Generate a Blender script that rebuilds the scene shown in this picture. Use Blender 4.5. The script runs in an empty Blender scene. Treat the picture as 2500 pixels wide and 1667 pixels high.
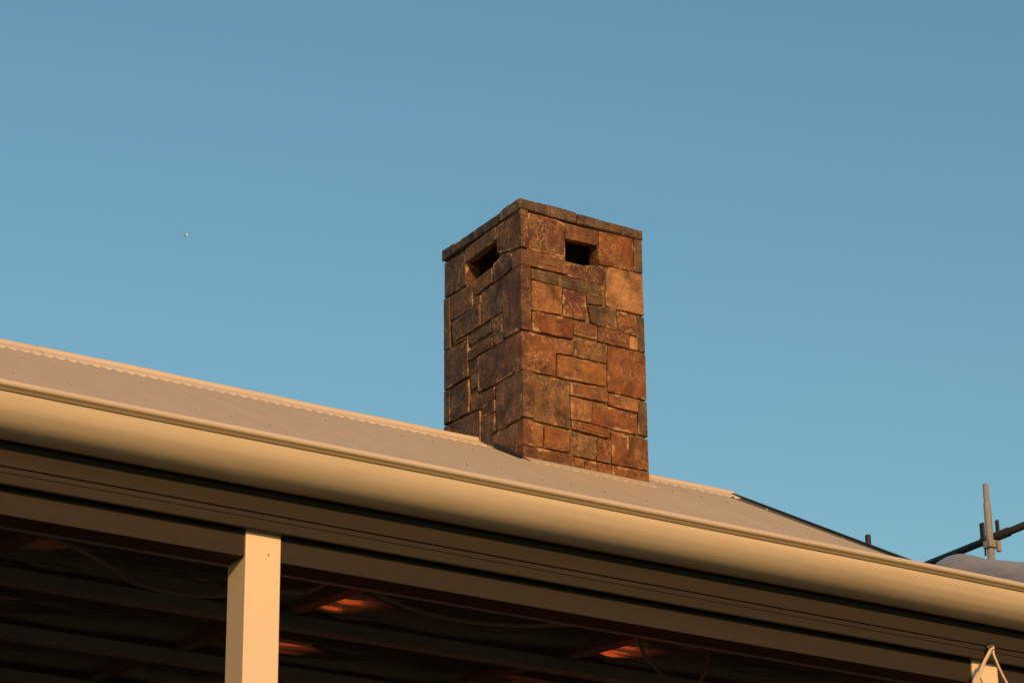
import bpy, bmesh, math, random
from mathutils import Vector, Matrix

random.seed(11)
SC = bpy.context.scene
COL = SC.collection
CZ = 1.55                      # eye height above the ground

# ------------------------------------------------------------------ camera
cam = bpy.data.cameras.new('camera')
cam.sensor_width = 36.0
cam.lens = 6653.85 / 2500.0 * 36.0
cam.clip_start = 0.1
cam.clip_end = 5000.0
cam_o = bpy.data.objects.new('camera', cam)
COL.objects.link(cam_o)
yaw, pit, rol = 0.569962, 0.389900, -0.0128589
fw = Vector((math.sin(yaw)*math.cos(pit), math.cos(yaw)*math.cos(pit), math.sin(pit)))
r0 = Vector((math.cos(yaw), -math.sin(yaw), 0))
u0 = r0.cross(fw)
rr = r0*math.cos(rol) + u0*math.sin(rol)
uu = -r0*math.sin(rol) + u0*math.cos(rol)
cam_o.matrix_world = Matrix(((rr.x, uu.x, -fw.x, 0), (rr.y, uu.y, -fw.y, 0), (rr.z, uu.z, -fw.z, CZ), (0, 0, 0, 1)))
SC.camera = cam_o

# ------------------------------------------------------------------ sky, sun, exposure
SUN_AZ, SUN_EL = math.radians(15), math.radians(19)      # azimuth from -Y towards -X
world = bpy.data.worlds.new('World')
SC.world = world
world.use_nodes = True
wn = world.node_tree
bg = wn.nodes['Background']
sky = wn.nodes.new('ShaderNodeTexSky')
sky.sky_type = 'NISHITA'
sky.sun_disc = False
sky.sun_elevation = SUN_EL
sky.sun_rotation = math.pi + SUN_AZ
sky.altitude = 0
sky.air_density = 1.6
sky.dust_density = 0.3
sky.ozone_density = 4.0
tint = wn.nodes.new('ShaderNodeVectorMath')          # one even colour balance for the whole sky
tint.operation = 'MULTIPLY'
tint.inputs[1].default_value = (.85, 1.035, .935)
wn.links.new(sky.outputs[0], tint.inputs[0])
wn.links.new(tint.outputs[0], bg.inputs[0])
bg.inputs[1].default_value = 0.117
sun = bpy.data.lights.new('sun', 'SUN')
sun.energy = 4.15
sun.color = (1.0, 0.48, 0.14)
sun.angle = math.radians(0.6)
sun_o = bpy.data.objects.new('sun', sun)
COL.objects.link(sun_o)
to_sun = Vector((-math.sin(SUN_AZ)*math.cos(SUN_EL), -math.cos(SUN_AZ)*math.cos(SUN_EL), math.sin(SUN_EL)))
sun_o.rotation_euler = to_sun.to_track_quat('Z', 'Y').to_euler()
sun_o.location = to_sun*60
vs = SC.view_settings
vs.view_transform = 'Standard'
vs.look = 'None'
vs.exposure = 0.0
vs.gamma = 1.0
vs.use_curve_mapping = False
SC.cycles.max_bounces = 8
SC.cycles.use_denoising = True

# ------------------------------------------------------------------ materials
class NT:
    def __init__(self, name):
        self.m = bpy.data.materials.new(name)
        self.m.use_nodes = True
        self.t = self.m.node_tree
        self.b = self.t.nodes['Principled BSDF']
    def n(self, typ, **kw):
        x = self.t.nodes.new(typ)
        for k, v in kw.items():
            setattr(x, k, v)
        return x
    def l(self, a, b):
        self.t.links.new(a, b)
    def noise(self, vec, scale, detail=4, rough=0.55, dist=0.0):
        x = self.n('ShaderNodeTexNoise')
        x.inputs['Scale'].default_value = scale
        x.inputs['Detail'].default_value = detail
        x.inputs['Roughness'].default_value = rough
        x.inputs['Distortion'].default_value = dist
        if vec is not None:
            self.l(vec, x.inputs['Vector'])
        return x.outputs['Fac']
    def ramp(self, fac, a, b, lo=0.0, hi=1.0):
        x = self.n('ShaderNodeMapRange')
        self.l(fac, x.inputs['Value'])
        x.inputs['From Min'].default_value = a
        x.inputs['From Max'].default_value = b
        x.inputs['To Min'].default_value = lo
        x.inputs['To Max'].default_value = hi
        return x.outputs['Result']
    def math(self, op, a, b=None):
        x = self.n('ShaderNodeMath', operation=op)
        for i, v in enumerate((a, b)):
            if v is None:
                continue
            if isinstance(v, (int, float)):
                x.inputs[i].default_value = v
            else:
                self.l(v, x.inputs[i])
        return x.outputs[0]
    def mix(self, fac, a, b, mode='MIX'):
        x = self.n('ShaderNodeMix', data_type='RGBA', blend_type=mode)
        for s, v in (('Factor', fac), ('A', a), ('B', b)):
            sock = [i for i in x.inputs if i.name == s and i.enabled and (i.type == 'RGBA' if s != 'Factor' else i.type == 'VALUE')][0]
            if isinstance(v, (int, float)):
                sock.default_value = v
            elif isinstance(v, tuple):
                sock.default_value = (*v, 1) if len(v) == 3 else v
            else:
                self.l(v, sock)
        return [o for o in x.outputs if o.type == 'RGBA'][0]
    def scale(self, vec, s):
        x = self.n('ShaderNodeMapping')
        self.l(vec, x.inputs['Vector'])
        x.inputs['Scale'].default_value = s
        return x.outputs[0]
    def pos(self):
        return self.n('ShaderNodeNewGeometry').outputs['Position']
    def bump(self, h, strength, dist):
        x = self.n('ShaderNodeBump')
        x.inputs['Strength'].default_value = strength
        x.inputs['Distance'].default_value = dist
        self.l(h, x.inputs['Height'])
        self.l(x.outputs[0], self.b.inputs['Normal'])
    def base(self, c):
        if isinstance(c, tuple):
            self.b.inputs['Base Color'].default_value = (*c, 1)
        else:
            self.l(c, self.b.inputs['Base Color'])
    def set(self, **kw):
        for k, v in kw.items():
            s = self.b.inputs[k.replace('_', ' ')]
            if isinstance(v, (int, float)):
                s.default_value = v
            else:
                self.l(v, s)
        return self

def paint(name, c, rough=0.4, var=0.12, streak=(3, 3, 3), spec=0.5, dirt=None, bump=0.05):
    k = NT(name)
    p = k.pos()
    f1 = k.noise(k.scale(p, streak), 1.0, 5, 0.6)
    f2 = k.noise(p, 60, 3)
    a = tuple(x*(1-var) for x in c)
    b = tuple(min(1, x*(1+var)) for x in c)
    col = k.mix(k.ramp(f1, .3, .7), a, b)
    if dirt:
        col = k.mix(k.ramp(k.noise(k.scale(p, (2.0, 9, 9)), 1.5, 6, .65), .55, .8, 0, .45), col, dirt)
    k.base(col)
    k.set(Roughness=k.ramp(f2, .2, .8, rough*.85, rough*1.2))
    k.b.inputs['Specular IOR Level'].default_value = spec
    k.bump(k.math('ADD', f2, k.math('MULTIPLY', f1, 2.0)), bump, 0.004)
    return k.m

M = {}
M['post'] = paint('cream_paint', (.69, .59, .45), .5, .06, (2, 2, 1), spec=.25)
M['gutter'] = paint('gutter_paint', (.54, .485, .395), .36, .11, (.8, 42, 42), dirt=(.34, .27, .19))
M['roof'] = paint('roof_paint', (.425, .365, .275), .5, .05, (6, .8, .8))
M['dark'] = paint('dark_paint', (.031, .0265, .0215), .65, .10, (1.0, 20, 20), spec=.15)
M['barge'] = paint('barge_paint', (.022, .024, .03), .5, .1)
M['lead'] = paint('lead', (.012, .012, .012), .7, .2)
M['batten'] = paint('batten_paint', (.12, .15, .17), .5, .15, (2, 20, 20))
M['rafter'] = paint('rafter_steel', (.32, .25, .20), .30, .2, (20, 2, 2))
M['rafter'].node_tree.nodes['Principled BSDF'].inputs['Metallic'].default_value = .85
M['cable'] = paint('cable_sheath', (.62, .50, .38), .5, .05)
M['cable_grey'] = paint('grey_cable_sheath', (.16, .155, .15), .5, .1)
M['rubber'] = paint('rubber', (.01, .01, .01), .8, .1)
M['galv'] = paint('galvanised_tube', (.24, .25, .25), .45, .25, (25, 25, 4), dirt=(.22, .13, .07))
M['tube_dark'] = paint('black_tube', (.018, .018, .020), .55, .2, (9, 9, 9))
M['plank'] = paint('timber_plank', (.25, .17, .10), .7, .3, (30, 2, 30))
M['feather'] = paint('feather', (.75, .74, .72), .7, .05)
M['glass'] = paint('added_pane_glass', (.01, .012, .014), .05, .05)  # dark glass of the added, unseen doors

def m_stone():
    k = NT('slate_stone')
    oi = k.n('ShaderNodeObjectInfo')
    p = k.pos()
    off = k.n('ShaderNodeVectorMath', operation='SCALE')
    comb = k.n('ShaderNodeCombineXYZ')
    for i in range(3):
        k.l(oi.outputs['Random'], comb.inputs[i])
    k.l(comb.outputs[0], off.inputs[0])
    off.inputs['Scale'].default_value = 40
    add = k.n('ShaderNodeVectorMath', operation='ADD')
    k.l(p, add.inputs[0]); k.l(off.outputs[0], add.inputs[1])
    v = add.outputs[0]
    c = oi.outputs['Color']
    big = k.noise(v, 5.5, 5, .6, .8)
    mid = k.noise(v, 19, 5, .65, .4)
    fine = k.noise(v, 75, 4, .6)
    dark = k.mix(1.0, c, (.40, .35, .31), 'MULTIPLY')
    lite = k.mix(1.0, c, (1.45, 1.38, 1.28), 'MULTIPLY')
    col = k.mix(k.ramp(big, .33, .67), dark, lite)
    # rusty blooms and greenish grey clouds within a slab
    rust = k.ramp(k.noise(v, 8.5, 3, .5, 1.5), .55, .72, 0, .55)
    col = k.mix(rust, col, (.25, .100, .024))
    grn = k.ramp(k.noise(v, 6.1, 4, .6, .5), .60, .78, 0, .6)
    col = k.mix(grn, col, (.098, .055, .028))
    col = k.mix(k.ramp(mid, .35, .75, 0, .5), col, k.mix(1.0, col, (.55, .5, .46), 'MULTIPLY'))
    # pale scratches and mineral flecks, amount per stone in alpha
    ln = k.noise(k.scale(v, (1, 1, .7)), 17, 8, .74, 1.2)
    ln = k.ramp(k.math('ABSOLUTE', k.math('SUBTRACT', ln, .5)), .002, .022, 1, 0)
    fl = k.ramp(k.noise(v, 48, 5, .7, 1.0), .56, .66)
    sp2 = k.ramp(k.noise(v, 7, 3, .55), .42, .60)
    sp = k.math('MINIMUM', k.math('ADD', k.math('MULTIPLY', ln, .6), k.math('MULTIPLY', fl, .6)), 1.0)
    sp = k.math('MULTIPLY', k.math('MULTIPLY', sp, sp2), k.math('MINIMUM', k.math('MULTIPLY', oi.outputs['Alpha'], 1.6), 1.0))
    col = k.mix(sp, col, (.56, .35, .17))
    # mortar smeared over the edges
    at = k.n('ShaderNodeAttribute', attribute_name='edge')
    e = at.outputs['Fac']
    en = k.math('ADD', e, k.math('MULTIPLY', k.math('SUBTRACT', k.noise(v, 9, 6, .62), .52), 3.3))
    sm = k.ramp(en, -.22, .03, .8, 0)
    col = k.mix(sm, col, (.44, .275, .14))
    k.base(col)
    k.set(Roughness=k.ramp(mid, .3, .7, .50, .78))
    k.b.inputs['Specular IOR Level'].default_value = .35
    h = k.math('ADD', k.math('MULTIPLY', big, 1.4), k.math('ADD', k.math('MULTIPLY', mid, .7), k.math('MULTIPLY', fine, .28)))
    k.bump(h, 1.0, .012)
    return k.m
M['stone'] = m_stone()

def m_mortar():
    k = NT('sandy_mortar')
    p = k.pos()
    n = k.noise(p, 28, 6, .65)
    k.base(k.mix(k.ramp(n, .35, .7), (.07, .042, .024), (.36, .225, .115)))
    k.set(Roughness=.95)
    k.bump(n, .8, .008)
    return k.m
M['mortar'] = m_mortar()

def m_foil():
    k = NT('foil_sarking')
    p = k.pos()
    n = k.noise(k.scale(p, (6, 26, 6)), 1.0, 5, .6, .6)
    n2 = k.noise(p, 5, 3, .5)
    k.base((.86, .74, .66))
    k.set(Metallic=1.0, Roughness=k.ramp(n2, .3, .7, .05, .14))
    k.bump(n, .10, .02)
    return k.m
M['foil'] = m_foil()

def m_brick():
    k = NT('red_brick')
    tc = k.n('ShaderNodeTexCoord')
    mp = k.n('ShaderNodeMapping')
    mp.inputs['Rotation'].default_value = (math.pi/2, 0, 0)
    k.l(tc.outputs['Object'], mp.inputs[0])
    br = k.n('ShaderNodeTexBrick')
    br.inputs['Scale'].default_value = 4.2
    br.inputs['Color1'].default_value = (.50, .075, .026, 1)
    br.inputs['Color2'].default_value = (.42, .065, .026, 1)
    br.inputs['Mortar'].default_value = (.34, .20, .13, 1)
    k.l(mp.outputs[0], br.inputs['Vector'])
    k.base(br.outputs['Color'])
    k.set(Roughness=.85)
    return k.m
M['brick'] = m_brick()

def m_plastic():
    k = NT('plastic_sheet')
    p = k.pos()
    n = k.noise(k.scale(p, (3, 1.2, 4)), 2.2, 4, .5, .5)
    k.base(k.mix(k.ramp(n, .3, .7), (.24, .27, .33), (.31, .33, .38)))
    k.set(Roughness=.30)
    k.b.inputs['Specular IOR Level'].default_value = .6
    k.bump(k.math('ADD', n, k.math('MULTIPLY', k.noise(k.scale(p, (9, 4, 12)), 1.6, 5, .6, 1.2), .35)), .5, .03)
    return k.m
M['plastic'] = m_plastic()

def m_ground():
    k = NT('dry_earth')
    p = k.pos()
    n = k.noise(p, .35, 6, .6)
    n2 = k.noise(p, 14, 5, .6)
    k.base(k.mix(k.ramp(n, .35, .65), (.085, .065, .038), (.06, .06, .028)))
    k.set(Roughness=.95)
    k.bump(n2, .6, .03)
    return k.m
M['ground'] = m_ground()
M['concrete'] = paint('decking', (.06, .045, .035), .8, .2, (2, 20, 2))

# ------------------------------------------------------------------ helpers
def link(name, me, mat, parent=None):
    o = bpy.data.objects.new(name, me)
    if mat is not None and not me.materials:
        me.materials.append(mat)
    COL.objects.link(o)
    if parent is not None:
        o.parent = parent
    return o

def obj(name, bm, mat, parent=None, smooth=False):
    bmesh.ops.recalc_face_normals(bm, faces=bm.faces)
    me = bpy.data.meshes.new(name)
    bm.to_mesh(me)
    bm.free()
    if smooth:
        for f in me.polygons:
            f.use_smooth = True
    return link(name, me, mat, parent)

def rawmesh(name, vs, fs, mat, parent=None, smooth=True):
    me = bpy.data.meshes.new(name)
    me.from_pydata(vs, [], fs)
    me.update()
    if smooth:
        for f in me.polygons:
            f.use_smooth = True
    return link(name, me, mat, parent)

def box(bm, x0, x1, y0, y1, z0, z1, bev=0.0):
    t = bmesh.new()
    bmesh.ops.create_cube(t, size=1)
    for v in t.verts:
        v.co = Vector(((x0+x1)/2 + v.co.x*(x1-x0), (y0+y1)/2 + v.co.y*(y1-y0), (z0+z1)/2 + v.co.z*(z1-z0)))
    if bev:
        bmesh.ops.bevel(t, geom=list(t.edges), offset=bev, segments=2, profile=.6, affect='EDGES')
    me = bpy.data.meshes.new('t')
    t.to_mesh(me); t.free()
    bm.from_mesh(me)
    bpy.data.meshes.remove(me)
    return bm

def boxobj(name, dims, mat, parent=None, bev=0.0):
    return obj(name, box(bmesh.new(), *dims, bev), mat, parent)

def extrude_x(name, prof, x0, x1, mat, parent=None, n=1, closed=False, smooth=True, wob=0.0):
    vs, fs = [], []
    k = len(prof)
    for i in range(n+1):
        x = x0 + (x1-x0)*i/n
        dz = wob*(math.sin(x*1.9)+.6*math.sin(x*4.3+1)) if wob else 0
        for (y, z) in prof:
            vs.append((x, y, z + dz))
    for i in range(n):
        for j in range(k if closed else k-1):
            j2 = (j+1) % k
            fs.append((i*k+j, i*k+j2, (i+1)*k+j2, (i+1)*k+j))
    if closed:
        fs.append(tuple(range(k-1, -1, -1)))
        fs.append(tuple(n*k+j for j in range(k)))
    o = rawmesh(name, vs, fs, mat, parent, smooth)
    return o

def tube(name, pts, r, mat, parent=None, seg=10, caps=True, radii=None):
    pts = [Vector(p) for p in pts]
    bm = bmesh.new()
    rings = []
    up = Vector((0, 0, 1))
    for i, p in enumerate(pts):
        d = (pts[min(i+1, len(pts)-1)] - pts[max(i-1, 0)]).normalized()
        a = d.cross(up)
        if a.length < 1e-3:
            a = d.cross(Vector((0, 1, 0)))
        a.normalize()
        b = d.cross(a)
        q = radii[i] if radii else r
        rings.append([bm.verts.new(p + a*q*math.cos(2*math.pi*k/seg) + b*q*math.sin(2*math.pi*k/seg)) for k in range(seg)])
    for i in range(len(rings)-1):
        for k in range(seg):
            bm.faces.new((rings[i][k], rings[i][(k+1) % seg], rings[i+1][(k+1) % seg], rings[i+1][k]))
    if caps:
        bm.faces.new(rings[0]); bm.faces.new(rings[-1])
    return obj(name, bm, mat, parent, True)

def smoothpts(pts, n=6):
    out = []
    P = [Vector(p) for p in pts]
    for i in range(len(P)-1):
        p0, p1, p2, p3 = P[max(i-1, 0)], P[i], P[i+1], P[min(i+2, len(P)-1)]
        for k in range(n):
            t = k/n
            out.append(.5*((2*p1)+(p2-p0)*t+(2*p0-5*p1+4*p2-p3)*t*t+(3*p1-p0-3*p2+p3)*t**3))
    out.append(P[-1])
    return out

def tag(o, label, cat, group=None):
    o['label'] = label
    o['category'] = cat
    if group:
        o['group'] = group
    return o

def empty(name, loc=(0, 0, 0)):
    e = bpy.data.objects.new(name, None)
    COL.objects.link(e)
    e.location = loc
    return e

def dup(o, dx=0, dy=0, dz=0):
    c = o.copy()
    COL.objects.link(c)
    c.location = (o.location.x+dx, o.location.y+dy, o.location.z+dz)
    return c

# ------------------------------------------------------------------ ground
g = boxobj('ground', (-900, 900, -900, 900, -.2, 0), M['ground'])
g['kind'] = 'structure'

# ------------------------------------------------------------------ house
house = empty('house')
tag(house, 'house with cream metal roof, deep verandah, cream gutter and square stone chimney', 'house')
XL, XR = -3.0, 10.88
MP = .539                                  # main roof pitch (rise over run)
YR, PITCH = 14.28, .0762
CREST0 = 5.449                             # x of one corrugation crest
def gable_x(y):                            # the gable edge is a little out of square
    return 10.94 - .05*abs(YR-y)
def roof_z(y):                             # crest height of the main roof
    return 5.888 + MP*((y if y <= YR else 2*YR-y) - 13.706) + CZ
def corr(x):
    return .0085*(math.cos(2*math.pi*(x-CREST0)/PITCH) - 1)

# body: walls up to the gable, roof boards
floor = boxobj('verandah_floor', (XL, 11.3, 5.2, 8.46, .0, .48), M['concrete'], house, .01)
bm = bmesh.new()
prof = [(8.5, .0), (8.5, roof_z(8.5)-.10), (YR, roof_z(YR)-.10), (2*YR-8.5, roof_z(8.5)-.10), (2*YR-8.5, .0)]
a = [bm.verts.new((XL+.1, y, z)) for y, z in prof]
b = [bm.verts.new((10.55, y, z)) for y, z in prof]
bm.faces.new(a); bm.faces.new(b)
for i in range(5):
    j = (i+1) % 5
    bm.faces.new((a[i], a[j], b[j], b[i]))
wall = obj('brick_wall', bm, M['brick'], house)
wall['label'] = 'red brick front wall under the verandah'
boxobj('added_dark_band', (XL+.12, 10.53, 8.476, 8.4985, 3.02, 3.98), M['dark'], house)  # unseen dark band, added to keep red brick out of the flat foil's reflection
for x0, x1 in ((-2.6, -.2), (.15, 2.40), (2.75, 4.30), (4.95, 5.80), (6.45, 8.1), (8.5, 10.4)):  # unseen dark doors, added so the foil mirrors red brick only between them
    d = boxobj('added_dark_door', (x0, x1, 8.475, 8.4985, .50, 3.01), M['dark'], house, .004)
    n = max(1, int(round((x1-x0)/.8)))
    for i in range(n):
        a_ = x0+.06+(x1-x0-.06)*i/n
        boxobj('added_dark_pane', (a_, a_+(x1-x0-.06)/n-.06, 8.468, 8.4745, .58, 2.94), M['glass'], d)

# --- main roof: boards, corrugated sheets, ridge capping, screws
bm = bmesh.new()
for s in (0, 1):
    f = (lambda y: y) if s == 0 else (lambda y: 2*YR-y)
    q = [(8.0, -.03), (YR, -.03), (YR, -.07), (8.0, -.07)]
    ra = [bm.verts.new((XL, f(y), roof_z(y)+d)) for y, d in q]
    rb = [bm.verts.new((gable_x(y)-.03, f(y), roof_z(y)+d)) for y, d in q]
    bm.faces.new(ra); bm.faces.new(rb)
    for i in range(4):
        bm.faces.new((ra[i], ra[(i+1) % 4], rb[(i+1) % 4], rb[i]))
roof = obj('roof', bm, M['plank'], house)
roof['label'] = 'cream corrugated metal main roof'
def sheet_mesh(ncorr, y0, y1, zf, name):
    vs, fs = [], []
    n = ncorr*8
    for y in (y0, y1):
        for i in range(n+1):
            x = i*PITCH/8
            vs.append((x, y, zf(y) + .0085*(math.cos(2*math.pi*i/8)-1)))
    for i in range(n):
        fs.append((i, i+1, n+2+i, n+1+i))
    me = bpy.data.meshes.new(name)
    me.from_pydata(vs, [], fs)
    me.update()
    for p in me.polygons:
        p.use_smooth = True
    me.materials.append(M['roof'])
    return me
k0 = math.ceil((XL-CREST0)/(10*PITCH))
k1 = math.floor((XR-CREST0)/(10*PITCH))
for s in (0, 1):
    y0, y1 = (7.96, YR-.02) if s == 0 else (YR+.02, 2*YR-7.96)
    me = sheet_mesh(10, y0, y1, roof_z, 'roof_sheet')
    for k in range(k0, k1+1):
        o = link('roof_sheet', me, None, roof)
        o.location.x = CREST0 + k*10*PITCH
        if k == k1:
            nleft = int((XR - (CREST0 + k*10*PITCH))/PITCH)
            o.data = sheet_mesh(max(nleft, 1), y0, y1, roof_z, 'roof_sheet')
            wd = max(nleft, 1)*PITCH
            for v in o.data.vertices:
                v.co.x *= (gable_x(v.co.y)-o.location.x)/wd

def cap_piece(x0, x1, lift=0.0, roll=.020):
    prof = []
    for i in range(9):
        t = math.pi*i/8
        prof.append((-roll*math.cos(t), .009 + roll*.95*math.sin(t)))
    left = [(-.126, -.126*MP+.0018), (-.11, -.11*MP+.0045), (-.024, -.024*MP+.008)]
    half = left + prof + [(-y, z) for y, z in reversed(left)]
    n = max(2, int(round((x1-x0)/PITCH*8)))
    vs, fs = [], []
    kk = len(half)+2
    za = roof_z(YR)
    for i in range(n+1):
        x = x0+(x1-x0)*i/n
        wob = .0018*math.sin(x*2.3)+.0012*math.sin(x*7.1)
        c = corr(x)
        vs.append((x, YR-.127, za - .127*MP + c + .0006))
        for y, z in half:
            vs.append((x, YR+y, za+z+lift+wob))
        vs.append((x, YR+.127, za - .127*MP + c + .0006))
    for i in range(n):
        for j in range(kk-1):
            fs.append((i*kk+j, i*kk+j+1, (i+1)*kk+j+1, (i+1)*kk+j))
    o = rawmesh('ridge_cap', vs, fs, M['post_cap'], roof)
    return o
M['post_cap'] = paint('cap_paint', (.54, .47, .37), .4, .05, (3, 6, 6))
cap_piece(XL-.03, 5.80)
cap_piece(5.765, 8.87, .002, .0215)
cap_piece(9.96, 10.955)

bm = bmesh.new()
bmesh.ops.create_cone(bm, cap_ends=True, segments=6, radius1=.0085, radius2=.0075, depth=.009, matrix=Matrix.Translation((0, 0, .005)))
scr0 = obj('roof_screw', bm, M['roof'], roof)
scr0.rotation_euler = (math.atan(MP), 0, 0)
first = True
rows = [(13.706, (0, 3, 6)), (12.82, (5, 9, 2)), (11.93, (0, 3, 7)), (11.04, (4, 8, 1))]
for y, pat in rows:
    for i in range(-40, 72):
        if i % 10 in pat:
            x = CREST0+i*PITCH
            if not (XL+1 < x < gable_x(y)-.04) or (8.9 < x < 9.98 and y > 13.6):
                continue
            if first:
                o = scr0; first = False
            else:
                o = scr0.copy(); COL.objects.link(o)
            o.location = (x+random.uniform(-.004, .004), y+random.uniform(-.02, .02), 0)
            o.location.z = roof_z(o.location.y)+.001
            o.rotation_euler = (math.atan(MP), 0, random.random())

# dark barge strip along the gable edge
for s in (0, 1):
    ys = (7.95, YR) if s == 0 else (YR, 2*YR-7.95)
    bm = bmesh.new()
    q = []
    for y in ys:
        for x, d in ((-.006, .016), (.03, .016), (.03, -.16), (-.006, -.16)):
            q.append(bm.verts.new((gable_x(y)+x, y, roof_z(y)+d)))
    bm.faces.new(q[:4]); bm.faces.new(q[4:])
    for i in range(4):
        bm.faces.new((q[i], q[(i+1) % 4], q[4+(i+1) % 4], q[4+i]))
    obj('barge_board', bm, M['barge'], roof)

# --- verandah roof sheets, gutter, fascia, beam, posts
VS = .095
def vz(y):
    return 2.178 + VS*(y-5.27) + CZ
me = sheet_mesh(10, 5.25, 8.46, vz, 'verandah_sheet')
vroof = boxobj('verandah_roof', (XL, 11.3, 5.33, 8.46, 0, .02), M['plank'], house)
vroof.data.transform(Matrix.Identity(4))
for v in vroof.data.vertices:
    v.co.z += vz(v.co.y) - .045
for k in range(k0, k1+1):
    o = link('roof_sheet', me, None, vroof)
    o.location.x = CREST0 + k*10*PITCH

gp = []
bc = (5.1885, 2.1632)                        # rolled bead
for i in range(15):
    t = math.radians(-60 + i*300/14)
    gp.append((bc[0] + .0080*math.cos(t), bc[1] + .0080*math.sin(t)))
arc = []
for i in range(19):
    t = math.radians(90*i/18)
    arc.append((5.292 - .0905*math.cos(t), 2.154 - .076*math.sin(t)))
inner = [(5.2985, 2.078), (5.2985, 2.19), (5.2965, 2.19), (5.2965, 2.081)]
prof = [(y, z+CZ) for y, z in gp + arc + inner]
gutter = extrude_x('gutter', prof, XL-.1, 11.35, M['gutter'], house, 90, False, True, .0007)
sol = gutter.modifiers.new('s', 'SOLIDIFY'); sol.thickness = .0012; sol.offset = 0
gutter['label'] = 'long cream quad gutter with rolled front bead'

fp = [(5.301, 2.15), (5.301, 2.062), (5.3025, 2.0605), (5.301, 2.059), (5.301, 2.0195), (5.306, 2.0175), (5.306, 2.0160), (5.301, 2.0140),
      (5.301, 2.0045), (5.3030, 2.0032), (5.301, 2.0018), (5.301, 1.980), (5.303, 1.9775), (5.3080, 1.9770), (5.3090, 1.980), (5.3090, 2.15)]
fascia = extrude_x('fascia', [(y+.016, z+.0060+CZ) for y, z in fp], XL-.1, 11.3, M['dark'], house, 1, True, False)
for i in range(12):
    boxobj('gutter_bracket', (XL+.4+i*1.2, XL+.43+i*1.2, 5.2992, 5.3165, 2.11+CZ, 2.15+CZ), M['dark'], gutter)
fascia['label'] = 'dark grey ribbed metal fascia under the gutter'

PX = [.501, 2.691, 4.881, 7.071, 9.261]
PX = [-1.689] + PX
post_o = None
for x in PX:
    if post_o is None:
        post_o = boxobj('verandah_post', (0, .0905, 5.339, 5.429, .48, 2.14+CZ), M['post'], house, .003)
        post_o.location.x = x
    else:
        p = post_o.copy(); COL.objects.link(p); p.location.x = x
edges = [XL-.1] + [v for x in PX for v in (x, x+.0905)] + [11.3]
for i in range(0, len(edges), 2):
    bo = boxobj('verandah_beam', (edges[i], edges[i+1], 5.3450, 5.418, 1.923+CZ, 2.13+CZ), M['dark'], house, .002)
    boxobj('beam_lip', (edges[i]+.001, edges[i+1]-.001, 5.4182, 5.432, 1.921+CZ, 1.936+CZ), M['batten'], bo)
# screw on the face of the nearest post
tube('post_screw', [(2.691+.058, 5.3392, 1.935+CZ), (2.691+.058, 5.3375, 1.935+CZ)], .0022, M['plank'], house, 8)

# --- underside of the verandah: rafters, battens, foil
def zb(y):
    return 2.085 + .095*(y-5.42) + CZ
def slab_y(name, x0, x1, y0, y1, d0, d1, mat, parent):
    bm = bmesh.new()
    q = []
    for y in (y0, y1):
        for x, d in ((x0, d0), (x1, d0), (x1, d1), (x0, d1)):
            q.append(bm.verts.new((x, y, zb(y)+d)))
    bm.faces.new(q[:4]); bm.faces.new(q[4:])
    for i in range(4):
        bm.faces.new((q[i], q[(i+1) % 4], q[4+(i+1) % 4], q[4+i]))
    return obj(name, bm, mat, parent)
RX = [3.49 + .945*i for i in range(-6, 9)]
RX = [x for x in RX if XL+.2 < x < 11.0]
for x in RX:
    slab_y('rafter', x-.0225, x+.0225, 5.44, 8.46, .0412, .066, M['rafter'], house)
for y in (6.66, 7.37, 8.04):
    bm = bmesh.new()
    box(bm, XL, 11.2, y-.022, y+.022, zb(y), zb(y)+.040, .003)
    obj('ceiling_batten', bm, M['batten'], house)
rng = random.Random(5)
reflect_tilts = ((6.47, .05, .10, .10, -.25), (6.62, .16, .05, .07, -.27), (7.14, .20, .075, .20, -.37), (6.45, .62, .035, .06, -.26))  # foil tilts shaped to throw red wall reflections at set spots
for i in range(len(RX)-1):
    x0, x1 = RX[i]+.0235, RX[i+1]-.0235
    nx, ny = 32, 150
    vs, fs = [], []
    ph = [rng.uniform(0, 6.28) for _ in range(6)]
    for a_ in range(ny+1):
        y = 5.45 + (8.455-5.45)*a_/ny
        for b_ in range(nx+1):
            t = b_/nx
            x = x0+(x1-x0)*t
            sag = -.006*math.sin(math.pi*t)
            w = .0022*math.sin(y*7+ph[0]+3*t) + .0010*math.sin(x*14+ph[2]+y*3)
            for (ty, tt, sy, st, sl) in reflect_tilts:
                g_ = math.exp(-((y-ty)/sy)**4 - ((t-tt)/st)**2)
                w += g_*(sl*(y-ty) + .0016*math.sin(y*63+ph[1]+9*t) + .0012*math.sin(y*101+ph[3]-17*t))
            vs.append((x, y, zb(y)+.056+(sag+w)*min(1, 4*t*(1-t)+.8)))
    for a_ in range(ny):
        for b_ in range(nx):
            q = a_*(nx+1)+b_
            fs.append((q, q+1, q+nx+2, q+nx+1))
    rawmesh('foil_blanket', vs, fs, M['foil'], house)

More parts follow.
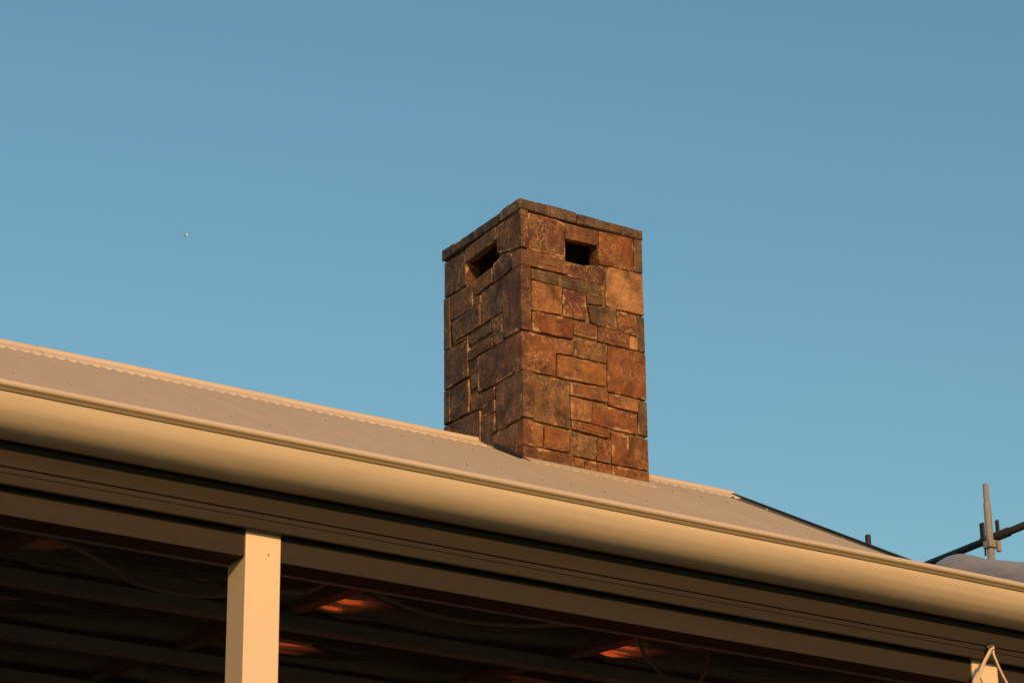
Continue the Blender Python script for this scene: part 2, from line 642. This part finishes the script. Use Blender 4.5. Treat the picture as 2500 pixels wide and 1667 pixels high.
# ------------------------------------------------------------------ chimney
XC, YC = 8.945, 13.834
CW = .988
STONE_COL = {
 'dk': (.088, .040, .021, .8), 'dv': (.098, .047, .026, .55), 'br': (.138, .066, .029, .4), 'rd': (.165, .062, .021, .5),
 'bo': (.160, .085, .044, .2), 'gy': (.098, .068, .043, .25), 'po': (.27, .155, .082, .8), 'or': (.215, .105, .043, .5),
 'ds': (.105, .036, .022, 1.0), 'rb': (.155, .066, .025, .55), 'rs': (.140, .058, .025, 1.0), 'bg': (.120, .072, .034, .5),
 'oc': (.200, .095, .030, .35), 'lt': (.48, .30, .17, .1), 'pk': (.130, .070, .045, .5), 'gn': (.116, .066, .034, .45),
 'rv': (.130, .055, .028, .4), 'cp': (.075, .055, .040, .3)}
STONES = [
 ('R',[(0.064,9.265),(0.255,9.267),(0.357,9.256),(0.355,9.001),(0.202,8.995),(0.072,8.997)],0.12,'dk'),
 ('R',[(0.365,9.247),(0.633,9.264),(0.626,9.154),(0.363,9.143)],0.055,'br'),
 ('R',[(0.64,9.264),(0.919,9.276),(0.914,9.026),(0.633,9.018)],0.12,'rd'),
 ('R',[(0.925,9.268),(0.988,9.273),(0.988,9.028),(0.921,9.026)],0.3,'gy'),
 ('R',[(0,8.983),(0.353,8.994),(0.356,8.881),(0,8.876)],0.108,'bo'),
 ('R',[(0.364,8.943),(0.456,8.963),(0.569,8.996),(0.658,8.998),(0.686,8.982),(0.66,8.865),(0.362,8.869)],0.1,'dk'),
 ('R',[(0.078,8.854),(0.298,8.864),(0.296,8.778),(0.077,8.784)],0.1,'gy'),
 ('R',[(0.306,8.862),(0.654,8.863),(0.65,8.789),(0.307,8.777)],0.1,'gy'),
 ('R',[(0.707,9.014),(0.988,9.021),(0.988,8.719),(0.678,8.719),(0.684,8.927)],0.1,'po'),
 ('R',[(0.084,8.779),(0.324,8.777),(0.32,8.579),(0.081,8.563)],0.1,'or'),
 ('R',[(0.334,8.772),(0.517,8.78),(0.515,8.575),(0.334,8.576)],0.1,'ds'),
 ('R',[(0.527,8.784),(0.661,8.785),(0.655,8.724),(0.525,8.705)],0.1,'gy'),
 ('R',[(0.529,8.69),(0.758,8.714),(0.756,8.554),(0.553,8.571)],0.1,'gy'),
 ('R',[(0.766,8.71),(0.922,8.698),(0.926,8.55),(0.761,8.555)],0.1,'rb'),
 ('R',[(0.931,8.697),(0.988,8.703),(0.988,8.447),(0.933,8.447)],0.3,'gy'),
 ('R',[(0.084,8.553),(0.402,8.561),(0.405,8.423),(0.082,8.414)],0.1,'rd'),
 ('R',[(0.412,8.556),(0.597,8.558),(0.596,8.459),(0.413,8.46)],0.1,'br'),
 ('R',[(0.606,8.556),(0.861,8.558),(0.856,8.451),(0.603,8.45)],0.1,'rb'),
 ('R',[(0.868,8.545),(0.931,8.544),(0.928,8.45),(0.86,8.449)],0.08,'lt'),
 ('R',[(0,8.397),(0.268,8.399),(0.414,8.413),(0.414,8.309),(0.268,8.297),(0.259,8.13),(0,8.127)],0.094,'rs'),
 ('R',[(0.422,8.419),(0.675,8.442),(0.671,8.303),(0.419,8.305)],0.1,'bg'),
 ('R',[(0.275,8.285),(0.665,8.29),(0.66,8.134),(0.268,8.129)],0.1,'oc'),
 ('R',[(0.683,8.436),(0.988,8.438),(0.988,8.104),(0.673,8.105)],0.1,'rd'),
 ('R',[(0.078,8.112),(0.364,8.112),(0.367,7.78),(0.082,7.791)],0.1,'bg'),
 ('R',[(0.373,8.107),(0.584,8.119),(0.665,8.127),(0.665,8.024),(0.373,8.021)],0.1,'or'),
 ('R',[(0.674,8.09),(0.917,8.092),(0.912,8.002),(0.674,8.01)],0.1,'or'),
 ('R',[(0.922,8.086),(0.988,8.088),(0.988,7.843),(0.913,7.849)],0.3,'gy'),
 ('R',[(0.377,8.01),(0.541,8.005),(0.536,7.857),(0.376,7.851)],0.1,'or'),
 ('R',[(0.549,8.002),(0.907,7.985),(0.898,7.842),(0.545,7.852)],0.1,'rd'),
 ('R',[(0.379,7.843),(0.679,7.838),(0.677,7.774),(0.381,7.783)],0.1,'rd'),
 ('R',[(0,7.778),(0.149,7.763),(0.15,7.609),(0,7.607)],0.076,'rb'),
 ('R',[(0.166,7.761),(0.357,7.759),(0.353,7.619),(0.161,7.609)],0.1,'rd'),
 ('R',[(0.364,7.762),(0.572,7.759),(0.566,7.603),(0.36,7.6)],0.1,'bg'),
 ('R',[(0.578,7.753),(0.683,7.758),(0.682,7.6),(0.572,7.6)],0.1,'rd'),
 ('R',[(0.689,7.822),(0.829,7.814),(0.822,7.599),(0.691,7.598)],0.1,'rb'),
 ('R',[(0.839,7.821),(0.988,7.823),(0.988,7.604),(0.83,7.603)],0.3,'rb'),
 ('R',[(0,7.602),(0.29,7.602),(0.386,7.601),(0.383,7.464),(0,7.442)],0.076,'rb'),
 ('R',[(0.394,7.591),(0.464,7.59),(0.468,7.458),(0.388,7.458)],0.1,'or'),
 ('R',[(0.483,7.587),(0.691,7.59),(0.686,7.449),(0.479,7.454)],0.1,'rd'),
 ('R',[(0.696,7.587),(0.988,7.595),(0.988,7.447),(0.691,7.437)],0.12,'rb'),
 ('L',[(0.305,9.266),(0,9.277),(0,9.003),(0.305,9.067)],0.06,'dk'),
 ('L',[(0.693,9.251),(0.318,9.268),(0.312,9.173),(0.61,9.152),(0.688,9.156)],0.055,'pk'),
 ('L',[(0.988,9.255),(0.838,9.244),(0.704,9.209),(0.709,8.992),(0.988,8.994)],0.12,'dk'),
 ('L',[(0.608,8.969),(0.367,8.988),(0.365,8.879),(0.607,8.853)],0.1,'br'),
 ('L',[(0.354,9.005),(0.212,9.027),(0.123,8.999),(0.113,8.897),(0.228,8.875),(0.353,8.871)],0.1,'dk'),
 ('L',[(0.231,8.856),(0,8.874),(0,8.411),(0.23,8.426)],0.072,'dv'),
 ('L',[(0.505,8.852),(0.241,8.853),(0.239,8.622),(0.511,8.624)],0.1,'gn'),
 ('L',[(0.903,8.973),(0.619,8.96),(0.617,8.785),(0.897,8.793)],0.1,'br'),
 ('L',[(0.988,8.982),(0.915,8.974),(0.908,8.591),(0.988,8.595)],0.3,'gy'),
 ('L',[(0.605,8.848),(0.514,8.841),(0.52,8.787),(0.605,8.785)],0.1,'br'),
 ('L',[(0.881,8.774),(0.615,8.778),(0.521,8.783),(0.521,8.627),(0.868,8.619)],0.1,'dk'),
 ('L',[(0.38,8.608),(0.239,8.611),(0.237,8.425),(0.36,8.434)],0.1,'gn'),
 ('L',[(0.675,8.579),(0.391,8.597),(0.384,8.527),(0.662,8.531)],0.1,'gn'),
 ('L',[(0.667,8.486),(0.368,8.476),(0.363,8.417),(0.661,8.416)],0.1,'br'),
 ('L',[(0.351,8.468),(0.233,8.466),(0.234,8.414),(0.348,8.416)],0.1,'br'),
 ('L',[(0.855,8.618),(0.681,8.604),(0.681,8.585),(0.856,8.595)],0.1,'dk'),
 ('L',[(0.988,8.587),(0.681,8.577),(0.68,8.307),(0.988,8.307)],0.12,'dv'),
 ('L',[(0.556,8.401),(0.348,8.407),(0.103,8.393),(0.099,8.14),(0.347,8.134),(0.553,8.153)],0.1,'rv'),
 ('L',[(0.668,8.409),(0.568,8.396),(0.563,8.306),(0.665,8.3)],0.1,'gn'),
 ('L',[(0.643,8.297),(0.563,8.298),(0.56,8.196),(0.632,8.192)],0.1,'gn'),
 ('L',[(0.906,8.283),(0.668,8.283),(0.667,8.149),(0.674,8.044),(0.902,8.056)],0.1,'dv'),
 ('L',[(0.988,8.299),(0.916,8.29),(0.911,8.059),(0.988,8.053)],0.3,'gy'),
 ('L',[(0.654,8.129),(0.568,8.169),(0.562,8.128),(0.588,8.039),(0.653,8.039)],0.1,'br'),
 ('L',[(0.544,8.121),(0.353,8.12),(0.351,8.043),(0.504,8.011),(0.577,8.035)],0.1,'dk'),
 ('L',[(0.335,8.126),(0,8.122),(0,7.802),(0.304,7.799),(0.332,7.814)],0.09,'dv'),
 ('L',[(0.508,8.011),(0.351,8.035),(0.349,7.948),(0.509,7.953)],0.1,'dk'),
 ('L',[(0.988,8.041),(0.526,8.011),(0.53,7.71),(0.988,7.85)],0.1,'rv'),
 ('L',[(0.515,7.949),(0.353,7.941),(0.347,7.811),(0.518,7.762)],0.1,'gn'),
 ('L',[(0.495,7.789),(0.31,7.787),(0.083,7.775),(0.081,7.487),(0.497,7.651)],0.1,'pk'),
]
# mortar core, hollow behind the two vent openings
bm = bmesh.new()
R_ = .022
zlo, zv, zt = 7.0, 8.86, 9.268
box(bm, XC+R_, XC+CW-R_, YC+R_, YC+CW-R_, zlo, zv)
def wallbox(u0, u1, z0, z1, side):
    T = .11
    if side == 'R': box(bm, XC+u0, XC+u1, YC+R_, YC+T, z0, z1)
    if side == 'L': box(bm, XC+R_, XC+T, YC+u0, YC+u1, z0, z1)
    if side == 'E': box(bm, XC+CW-T, XC+CW-R_, YC+u0, YC+u1, z0, z1)
    if side == 'B': box(bm, XC+u0, XC+u1, YC+CW-T, YC+CW-R_, z0, z1)
e = .001
wallbox(R_, .355, zv+e, zt, 'R'); wallbox(.634, CW-R_, zv+e, zt, 'R')
wallbox(.356, .633, zv+e, 8.985, 'R'); wallbox(.356, .633, 9.235, zt, 'R')
wallbox(.112, .302, zv+e, zt-e, 'L'); wallbox(.712, CW-.112, zv+e, zt-e, 'L')
wallbox(.303, .711, zv+e, 8.985, 'L'); wallbox(.303, .711, 9.235, zt-e, 'L')
wallbox(.112, CW-.112, zv+e, zt-e, 'E'); wallbox(R_, CW-R_, zv+e, zt, 'B')
chim = obj('chimney', bm, M['mortar'], house)
chim['label'] = 'square chimney of brown and rust slate slabs with two vent openings'

srng = random.Random(3)
def stone(side, poly, depth, colour, proud=None, name='stone'):
    d0 = srng.uniform(-.005, .006) if proud is None else proud
    n0 = len(poly)
    area = sum(poly[i][0]*poly[(i+1) % n0][1]-poly[(i+1) % n0][0]*poly[i][1] for i in range(n0))
    if area < 0:
        poly = poly[::-1]
    out = []
    for i in range(n0):
        p, q = Vector(poly[i]), Vector(poly[(i+1) % n0])
        L = (q-p).length
        m = max(1, int(L/.045))
        d = (q-p)/L if L > 0 else Vector((1, 0))
        nrm = Vector((d.y, -d.x))
        edge_corner = (abs(p.x) < 1e-6 and abs(q.x) < 1e-6) or (p.x > CW-.001 and q.x > CW-.001)
        for k in range(m):
            t = k/m
            pt = p.lerp(q, t)
            j = srng.uniform(-.0012, .0036)
            if k == 0 and not edge_corner:
                # knocked-off corner
                c = srng.uniform(.002, .006)
                pv = Vector(poly[i-1])
                dp = (p-pv).normalized()
                a1 = p-dp*c
                b1 = p+d*c
                if abs(p.x) < 1e-6 or p.x > CW-.001:
                    out.append(Vector((p.x, p.y)))
                else:
                    out.append(a1); out.append(b1)
                continue
            if edge_corner:
                j *= .45
            out.append(pt + nrm*j)
    n = len(out)
    cen = sum(out, Vector((0, 0)))/n
    ins = .0028
    def inset(dist):
        res = []
        for i in range(n):
            a, b, c = out[i-1], out[i], out[(i+1) % n]
            e1, e2 = (b-a), (c-b)
            e1 = e1.normalized() if e1.length > 1e-6 else Vector((1, 0))
            e2 = e2.normalized() if e2.length > 1e-6 else Vector((1, 0))
            nn = Vector((-(e1.y+e2.y), e1.x+e2.x))
            nn = nn.normalized() if nn.length > 1e-6 else Vector((0, 0))
            res.append(b + nn*dist)
        return res
    def P(pt, d):
        if side == 'R': return (XC+pt.x, YC+d, pt.y)
        if side == 'L': return (XC+d, YC+pt.x, pt.y)
        if side == 'E': return (XC+CW-d, YC+pt.x, pt.y)
        return (XC+pt.x, YC+CW-d, pt.y)
    rings = [[P(p, depth) for p in out], [P(p, .0045-d0) for p in out], [P(p, .0005-d0) for p in inset(ins)]]
    i2 = inset(min(.036, .26*min(max(p.x for p in out)-min(p.x for p in out), max(p.y for p in out)-min(p.y for p in out))))
    rings.append([P(p, -d0+srng.uniform(-.0016, .0012)) for p in i2])
    inner = [cen.lerp(p, .45) for p in out]
    dome = srng.uniform(-.002, .002)
    rings.append([P(p, -d0+dome+srng.uniform(-.002, .002)) for p in inner])
    bm = bmesh.new()
    lay = bm.verts.layers.float.new('edge')
    cornered = [(p.x < .004 or p.x > CW-.004) for p in out]
    vr = []
    for k, (rg, ev) in enumerate(zip(rings, (1.0, .05, .15, .75, 1.0))):
        row = []
        for co in rg:
            v = bm.verts.new(co); v[lay] = ev if not cornered[len(row)] else max(ev, .6)
            row.append(v)
        vr.append(row)
    for k in range(len(vr)-1):
        for i in range(n):
            bm.faces.new((vr[k][i], vr[k][(i+1) % n], vr[k+1][(i+1) % n], vr[k+1][i]))
    bm.faces.new(vr[0]); bm.faces.new(vr[-1])
    bmesh.ops.triangulate(bm, faces=[f for f in bm.faces if len(f.verts) > 4])
    o = obj(name, bm, M['stone'], chim)
    c = STONE_COL[colour]
    k = srng.uniform(.9, 1.1)
    o.color = (c[0]*k, c[1]*k*.97, c[2]*k*.80, c[3])
    return o
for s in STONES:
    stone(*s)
# hidden sides: plain coursed slabs
for side, a0 in (('E', .315), ('B', .12)):
    z = 7.15
    while z < 9.2:
        h = srng.uniform(.13, .27)
        if z+h > 9.1: h = 9.262-z
        u = a0
        u1 = .985 if side == 'E' else .865
        while u < u1-.02:
            w = srng.uniform(.18, .42)
            if u+w > u1-.12: w = u1-u
            stone(side, [(u, z), (u+w-.008, z), (u+w-.008, z+h-.008), (u, z+h-.008)], .1, srng.choice(['rd', 'rb', 'br', 'dk', 'gy', 'or']))
            u += w
        z += h
# capping slabs
def cap_slab(x0, x1, y0, y1, z0, z1, seed):
    r = random.Random(seed)
    bm = bmesh.new()
    bmesh.ops.create_cube(bm, size=1)
    for v in bm.verts:
        v.co = Vector(((x0+x1)/2+v.co.x*(x1-x0), (y0+y1)/2+v.co.y*(y1-y0), (z0+z1)/2+v.co.z*(z1-z0)))
    bmesh.ops.subdivide_edges(bm, edges=[e_ for e_ in bm.edges if e_.calc_length() > .15], cuts=4, use_grid_fill=True)
    bmesh.ops.bevel(bm, geom=[e_ for e_ in bm.edges if len(e_.link_faces) == 2 and e_.calc_face_angle(0) > .8], offset=.006, segments=1, affect='EDGES')
    for v in bm.verts:
        v.co += Vector((r.uniform(-.003, .003), r.uniform(-.003, .003), r.uniform(-.004, .003) if v.co.z > (z0+z1)/2 else r.uniform(-.002, .001)))
    lay = bm.verts.layers.float.new('edge')
    for v in bm.verts:
        v[lay] = .55
    o = obj('cap_stone', bm, M['stone'], chim)
    c = STONE_COL['cp']
    k = r.uniform(.85, 1.2)
    o.color = (c[0]*k, c[1]*k, c[2]*k, .35)
zc0, zc1 = 9.2745, 9.352
x0, x1 = XC-.009, XC+CW+.005
y0, y1 = YC-.008, YC+CW+.010
cap_slab(x0, XC+.452, y0, YC+.24, zc0+.002, zc1+.002, 1)
cap_slab(XC+.460, x1, y0+.003, YC+.33, zc0-.001, zc1-.005, 2)
cap_slab(x0+.004, XC+.452, YC+.246, YC+.56, zc0, zc1-.006, 3)
cap_slab(x0+.001, XC+.452, YC+.566, YC+.83, zc0+.001, zc1-.010, 4)
cap_slab(x0-.004, XC+.50, YC+.836, y1, zc0-.003, zc1-.002, 5)
cap_slab(XC+.460, x1, YC+.337, YC+.828, zc0, zc1-.004, 6)
cap_slab(XC+.508, x1, YC+.836, y1, zc0, zc1-.003, 7)
# flashing round the base: pressed apron in front, dark lead up the side
ax0, ax1 = XC+.004, XC+CW+.03
n = int((ax1-ax0)/PITCH*8)
vs, fs = [], []
yf = YC-.005
for i in range(n+1):
    x = ax0+(ax1-ax0)*i/n
    for y, z in ((yf, roof_z(yf)+.014), (yf-.006, roof_z(yf)+.006), (yf-.062, roof_z(yf-.062)+.005), (yf-.068, roof_z(yf-.068)+.003), (yf-.069, roof_z(yf-.069)+corr(x)+.0015)):
        vs.append((x, y, z))
for i in range(n):
    for j in range(4):
        fs.append((i*5+j, i*5+j+1, (i+1)*5+j+1, (i+1)*5+j))
rawmesh('apron_flashing', vs, fs, M['roof'], roof)
vs, fs = [], []
for i in range(13):
    y = YC+.004 + (YR-.12-YC-.004)*i/12
    q = .35+.65*min(1, i/7)
    for x, d in ((XC-.016, .0), (XC-.018, .026), (XC-.010, .030), (XC-.004, .032)):
        vs.append((x, y, roof_z(y)+d*q))
for i in range(12):
    for j in range(3):
        fs.append((i*4+j, i*4+j+1, (i+1)*4+j+1, (i+1)*4+j))
rawmesh('side_flashing', vs, fs, M['lead'], roof)

# ------------------------------------------------------------------ cables
c1 = tube('electrical_cable', smoothpts([(3.44, 6.12, zb(6.12)+.05), (3.43, 6.05, 3.694), (3.516, 6.05, 3.669), (3.644, 6.05, 3.654), (3.773, 6.05, 3.656), (3.919, 6.05, 3.67), (4.068, 6.05, 3.695), (4.30, 6.07, 3.72), (4.40, 6.12, zb(6.12)+.05)]), .0055, M['cable_grey'])
tag(c1, 'thin grey cable sagging under the verandah ceiling right of the near post', 'cable', 'cables under the verandah')
c2 = tube('electrical_cable', smoothpts([(2.53, 6.14, zb(6.14)+.05), (2.529, 6.1, 3.706), (2.615, 6.1, 3.685), (2.706, 6.1, 3.651), (2.764, 6.1, 3.625), (2.891, 6.1, 3.616), (2.984, 6.1, 3.625), (3.10, 6.12, 3.66), (3.3, 6.2, 3.71), (3.40, 6.25, zb(6.25)+.05)]), .0055, M['cable_grey'])
tag(c2, 'thin grey cable sagging under the verandah ceiling left of the near post', 'cable', 'cables under the verandah')
c3 = tube('electrical_cable', smoothpts([(4.33, 6.12, zb(6.12)+.05), (4.337, 6.1, 3.668), (4.392, 6.1, 3.616), (4.448, 6.1, 3.591), (4.52, 6.12, 3.60), (4.62, 6.2, 3.66), (4.72, 6.3, zb(6.3)+.05)]), .005, M['cable_grey'])
tag(c3, 'thin grey cable dropping under the verandah ceiling near the far post', 'cable', 'cables under the verandah')
lp = empty('cable_loop', (4.90, 5.29, 3.56))
tag(lp, 'pale two strand cable looping out of a fascia hole over the far post', 'cable')
def lpart(name, o):
    o.parent = lp
    o.matrix_parent_inverse = Matrix.Translation(-Vector(lp.location))
lpart('a', tube('strand', smoothpts([(4.914, 5.310, 3.569), (4.898, 5.275, 3.559), (4.882, 5.252, 3.547), (4.869, 5.25, 3.540), (4.856, 5.25, 3.523), (4.844, 5.25, 3.506), (4.828, 5.25, 3.479), (4.814, 5.25, 3.454), (4.80, 5.25, 3.420), (4.80, 5.26, 3.30), (4.83, 5.28, 3.12)]), .0034, M['cable']))
lpart('b', tube('strand', smoothpts([(4.916, 5.310, 3.567), (4.900, 5.277, 3.553), (4.884, 5.256, 3.540), (4.881, 5.252, 3.528), (4.886, 5.25, 3.512), (4.895, 5.25, 3.493), (4.908, 5.25, 3.470), (4.922, 5.25, 3.447), (4.945, 5.255, 3.40), (4.955, 5.27, 3.28), (4.93, 5.29, 3.15)]), .0034, M['cable']))
lpart('c', tube('strand', smoothpts([(4.908, 5.301, 3.564), (4.893, 5.270, 3.552), (4.874, 5.257, 3.536), (4.861, 5.256, 3.519), (4.850, 5.256, 3.503), (4.836, 5.256, 3.476), (4.823, 5.256, 3.451), (4.812, 5.256, 3.418), (4.82, 5.26, 3.30), (4.85, 5.28, 3.15)]), .0034, M['cable']))
lpart('d', tube('grommet', [(4.9165, 5.3045, 3.574), (4.9165, 5.2975, 3.574)], .0075, M['rubber'], None, 12))

# ------------------------------------------------------------------ scaffold beyond the gable
sc = empty('scaffold', (11.48, 12.3, 0))
tag(sc, 'steel tube scaffold with upright, black ledger and coupler beyond the roof', 'scaffold')
def part(o, par=sc):
    o.parent = par
    o.matrix_parent_inverse = Matrix.Translation(-Vector(sc.location)) if par is sc else Matrix.Identity(4)
    return o
SX, SY = 11.465, 12.285
def upright(x, y, top, mat=M['galv']):
    s = part(tube('standard', [(x, y, .0), (x, y, top-.135), (x, y, top-.130), (x, y, top-.006), (x, y, top)], .02415, mat, None, 20,
             radii=[.02415, .02415, .0195, .0195, .0165]))
    return s
upright(SX, SY, 5.762+CZ)
upright(11.50, 13.51, 5.775+CZ, M['tube_dark'])
upright(SX, 10.4, 5.30+CZ)
upright(11.0, 13.51, 4.29+CZ); upright(11.0, SY, 4.29+CZ); upright(11.0, 10.4, 4.29+CZ)
# ledger along the wall, with swaged sleeves near the coupler
LZ = 5.415+CZ
part(tube('ledger', [(SX+.05, 9.6, LZ), (SX+.05, SY-.13, LZ), (SX+.05, SY-.125, LZ), (SX+.05, SY+.125, LZ), (SX+.05, SY+.13, LZ), (SX+.05, 14.4, LZ)], .024, M['tube_dark'], None, 16,
     radii=[.024, .024, .030, .030, .024, .024]))
# coupler on the standard
bm = bmesh.new()
box(bm, SX-.036, SX+.034, SY-.036, SY+.030, LZ-.085, LZ-.035, .004)
cp = part(obj('coupler', bm, M['galv']))
def cpart(name, dims, mat, bev=.003):
    o = part(obj(name, box(bmesh.new(), *dims, bev), mat))
    return o
cpart('coupler_wedge', (SX-.045, SX-.030, SY+.005, SY+.040, LZ-.03, LZ+.085), M['tube_dark'])
cpart('coupler_wedge', (SX+.020, SX+.034, SY-.062, SY-.036, LZ+.0, LZ+.095), M['tube_dark'])
cpart('coupler_tab', (SX+.010, SX+.040, SY-.060, SY-.037, LZ-.115, LZ-.045), M['galv'])
cpart('coupler_pin', (SX-.034, SX-.024, SY+.014, SY+.024, LZ-.135, LZ-.086), M['tube_dark'], .002)
BZ = 4.30+CZ
for y in (10.4, 12.285-.06, 13.45):
    part(tube('transom', [(10.98, y+.052, BZ-.03), (11.52, y+.052, BZ-.03)], .024, M['galv'], None, 12))
for i in range(2):
    part(obj('board', box(bmesh.new(), 11.055+i*.19, 11.055+i*.19+.183, 10.2, 13.9, BZ, BZ+.038, .003), M['plank']))

# plastic covered pile on the scaffold boards
vs, fs = [], []
na, nb = 24, 60
rg = random.Random(9)
ph = [rg.uniform(0, 6.28) for _ in range(8)]
cxp, cyp, HX, HY = 11.225, 11.72, .165, .95
BT = BZ+.039
for j in range(nb+1):
    s = math.sin((j/nb-.5)*math.pi)
    y = cyp + HY*s
    en = max(0.0, 1-abs(s)**7)**.45
    top = .705 + .372*(y-cyp) + .005*math.sin(y*7+ph[0]) + .003*math.sin(y*19+ph[1])
    for i in range(na+1):
        t = math.pi*i/na
        cx_, sn = math.cos(t), math.sin(t)
        w = 1 + .015*math.sin(y*9+ph[2]+4*t) + .008*math.sin(y*21+ph[3]-7*t)
        x = cxp + HX*(.35+.65*en)*math.copysign(abs(cx_)**.55, cx_)*w
        z = BT + top*(.05+.95*en)*(sn**.5 if sn > 0 else 0)*(1+.006*math.sin(7*t+y*11+ph[4]))
        vs.append((x, y + .01*math.sin(7*t+ph[5]), max(z, BT)))
for j in range(nb):
    for i in range(na):
        q = j*(na+1)+i
        fs.append((q, q+1, q+na+2, q+na+1))
    q = j*(na+1)
    fs.append((q+na, q, q+na+1, q+2*na+1))
fs.append(tuple(range(na+1)))
fs.append(tuple(nb*(na+1)+i for i in range(na, -1, -1)))
pile = rawmesh('covered_pile', vs, fs, M['plastic'])
tag(pile, 'lumpy pile wrapped in grey plastic sheet beside the scaffold upright', 'pile')

# ------------------------------------------------------------------ bird
BL = Vector((78.061, 166.059, 85.013))
bm = bmesh.new()
def ring(y, r, z=0.0, seg=8):
    return [bm.verts.new((y, r*math.cos(2*math.pi*k/seg), z + r*.85*math.sin(2*math.pi*k/seg))) for k in range(seg)]
prof = [(-.20, .004, .0), (-.165, .014, .0), (-.13, .026, .004), (-.09, .026, .003), (-.04, .040, -.004), (.03, .042, -.006), (.10, .028, .0), (.16, .016, .006), (.22, .020, .010), (.23, .004, .010)]
rs = [ring(*p) for p in prof]
for a, b in zip(rs[:-1], rs[1:]):
    for k in range(8):
        bm.faces.new((a[k], a[(k+1) % 8], b[(k+1) % 8], b[k]))
bm.faces.new(rs[0]); bm.faces.new(rs[-1])
def wing(sgn, pts):
    up, dn = [], []
    for (xa, xb, yy, zz, th) in pts:
        up.append((bm.verts.new((xa, sgn*yy, zz+th)), bm.verts.new((xb, sgn*yy, zz+th*.4))))
        dn.append((bm.verts.new((xa, sgn*yy, zz-th)), bm.verts.new((xb, sgn*yy, zz-th*.4))))
    for i in range(len(pts)-1):
        bm.faces.new((up[i][0], up[i][1], up[i+1][1], up[i+1][0]))
        bm.faces.new((dn[i][0], dn[i][1], dn[i+1][1], dn[i+1][0]))
        bm.faces.new((up[i][0], dn[i][0], dn[i+1][0], up[i+1][0]))
        bm.faces.new((up[i][1], dn[i][1], dn[i+1][1], up[i+1][1]))
    bm.faces.new((up[-1][0], up[-1][1], dn[-1][1], dn[-1][0]))
wing(1, [(-.04, .08, .02, .01, .010), (.0, .12, .06, .10, .008), (.07, .17, .09, .20, .006), (.13, .19, .11, .31, .003)])
wing(-1, [(-.04, .08, .02, .01, .010), (-.05, .07, .14, .0, .008), (-.06, .03, .26, -.03, .006), (-.05, -.01, .36, -.07, .003)])
bird = obj('bird', bm, M['feather'], None, False)
bird.location = BL
bird.rotation_euler = (math.radians(-4), math.radians(8), math.radians(-28))
bird.scale = (.85,)*3
tag(bird, 'small white bird flying in the clear sky left of the chimney', 'bird')
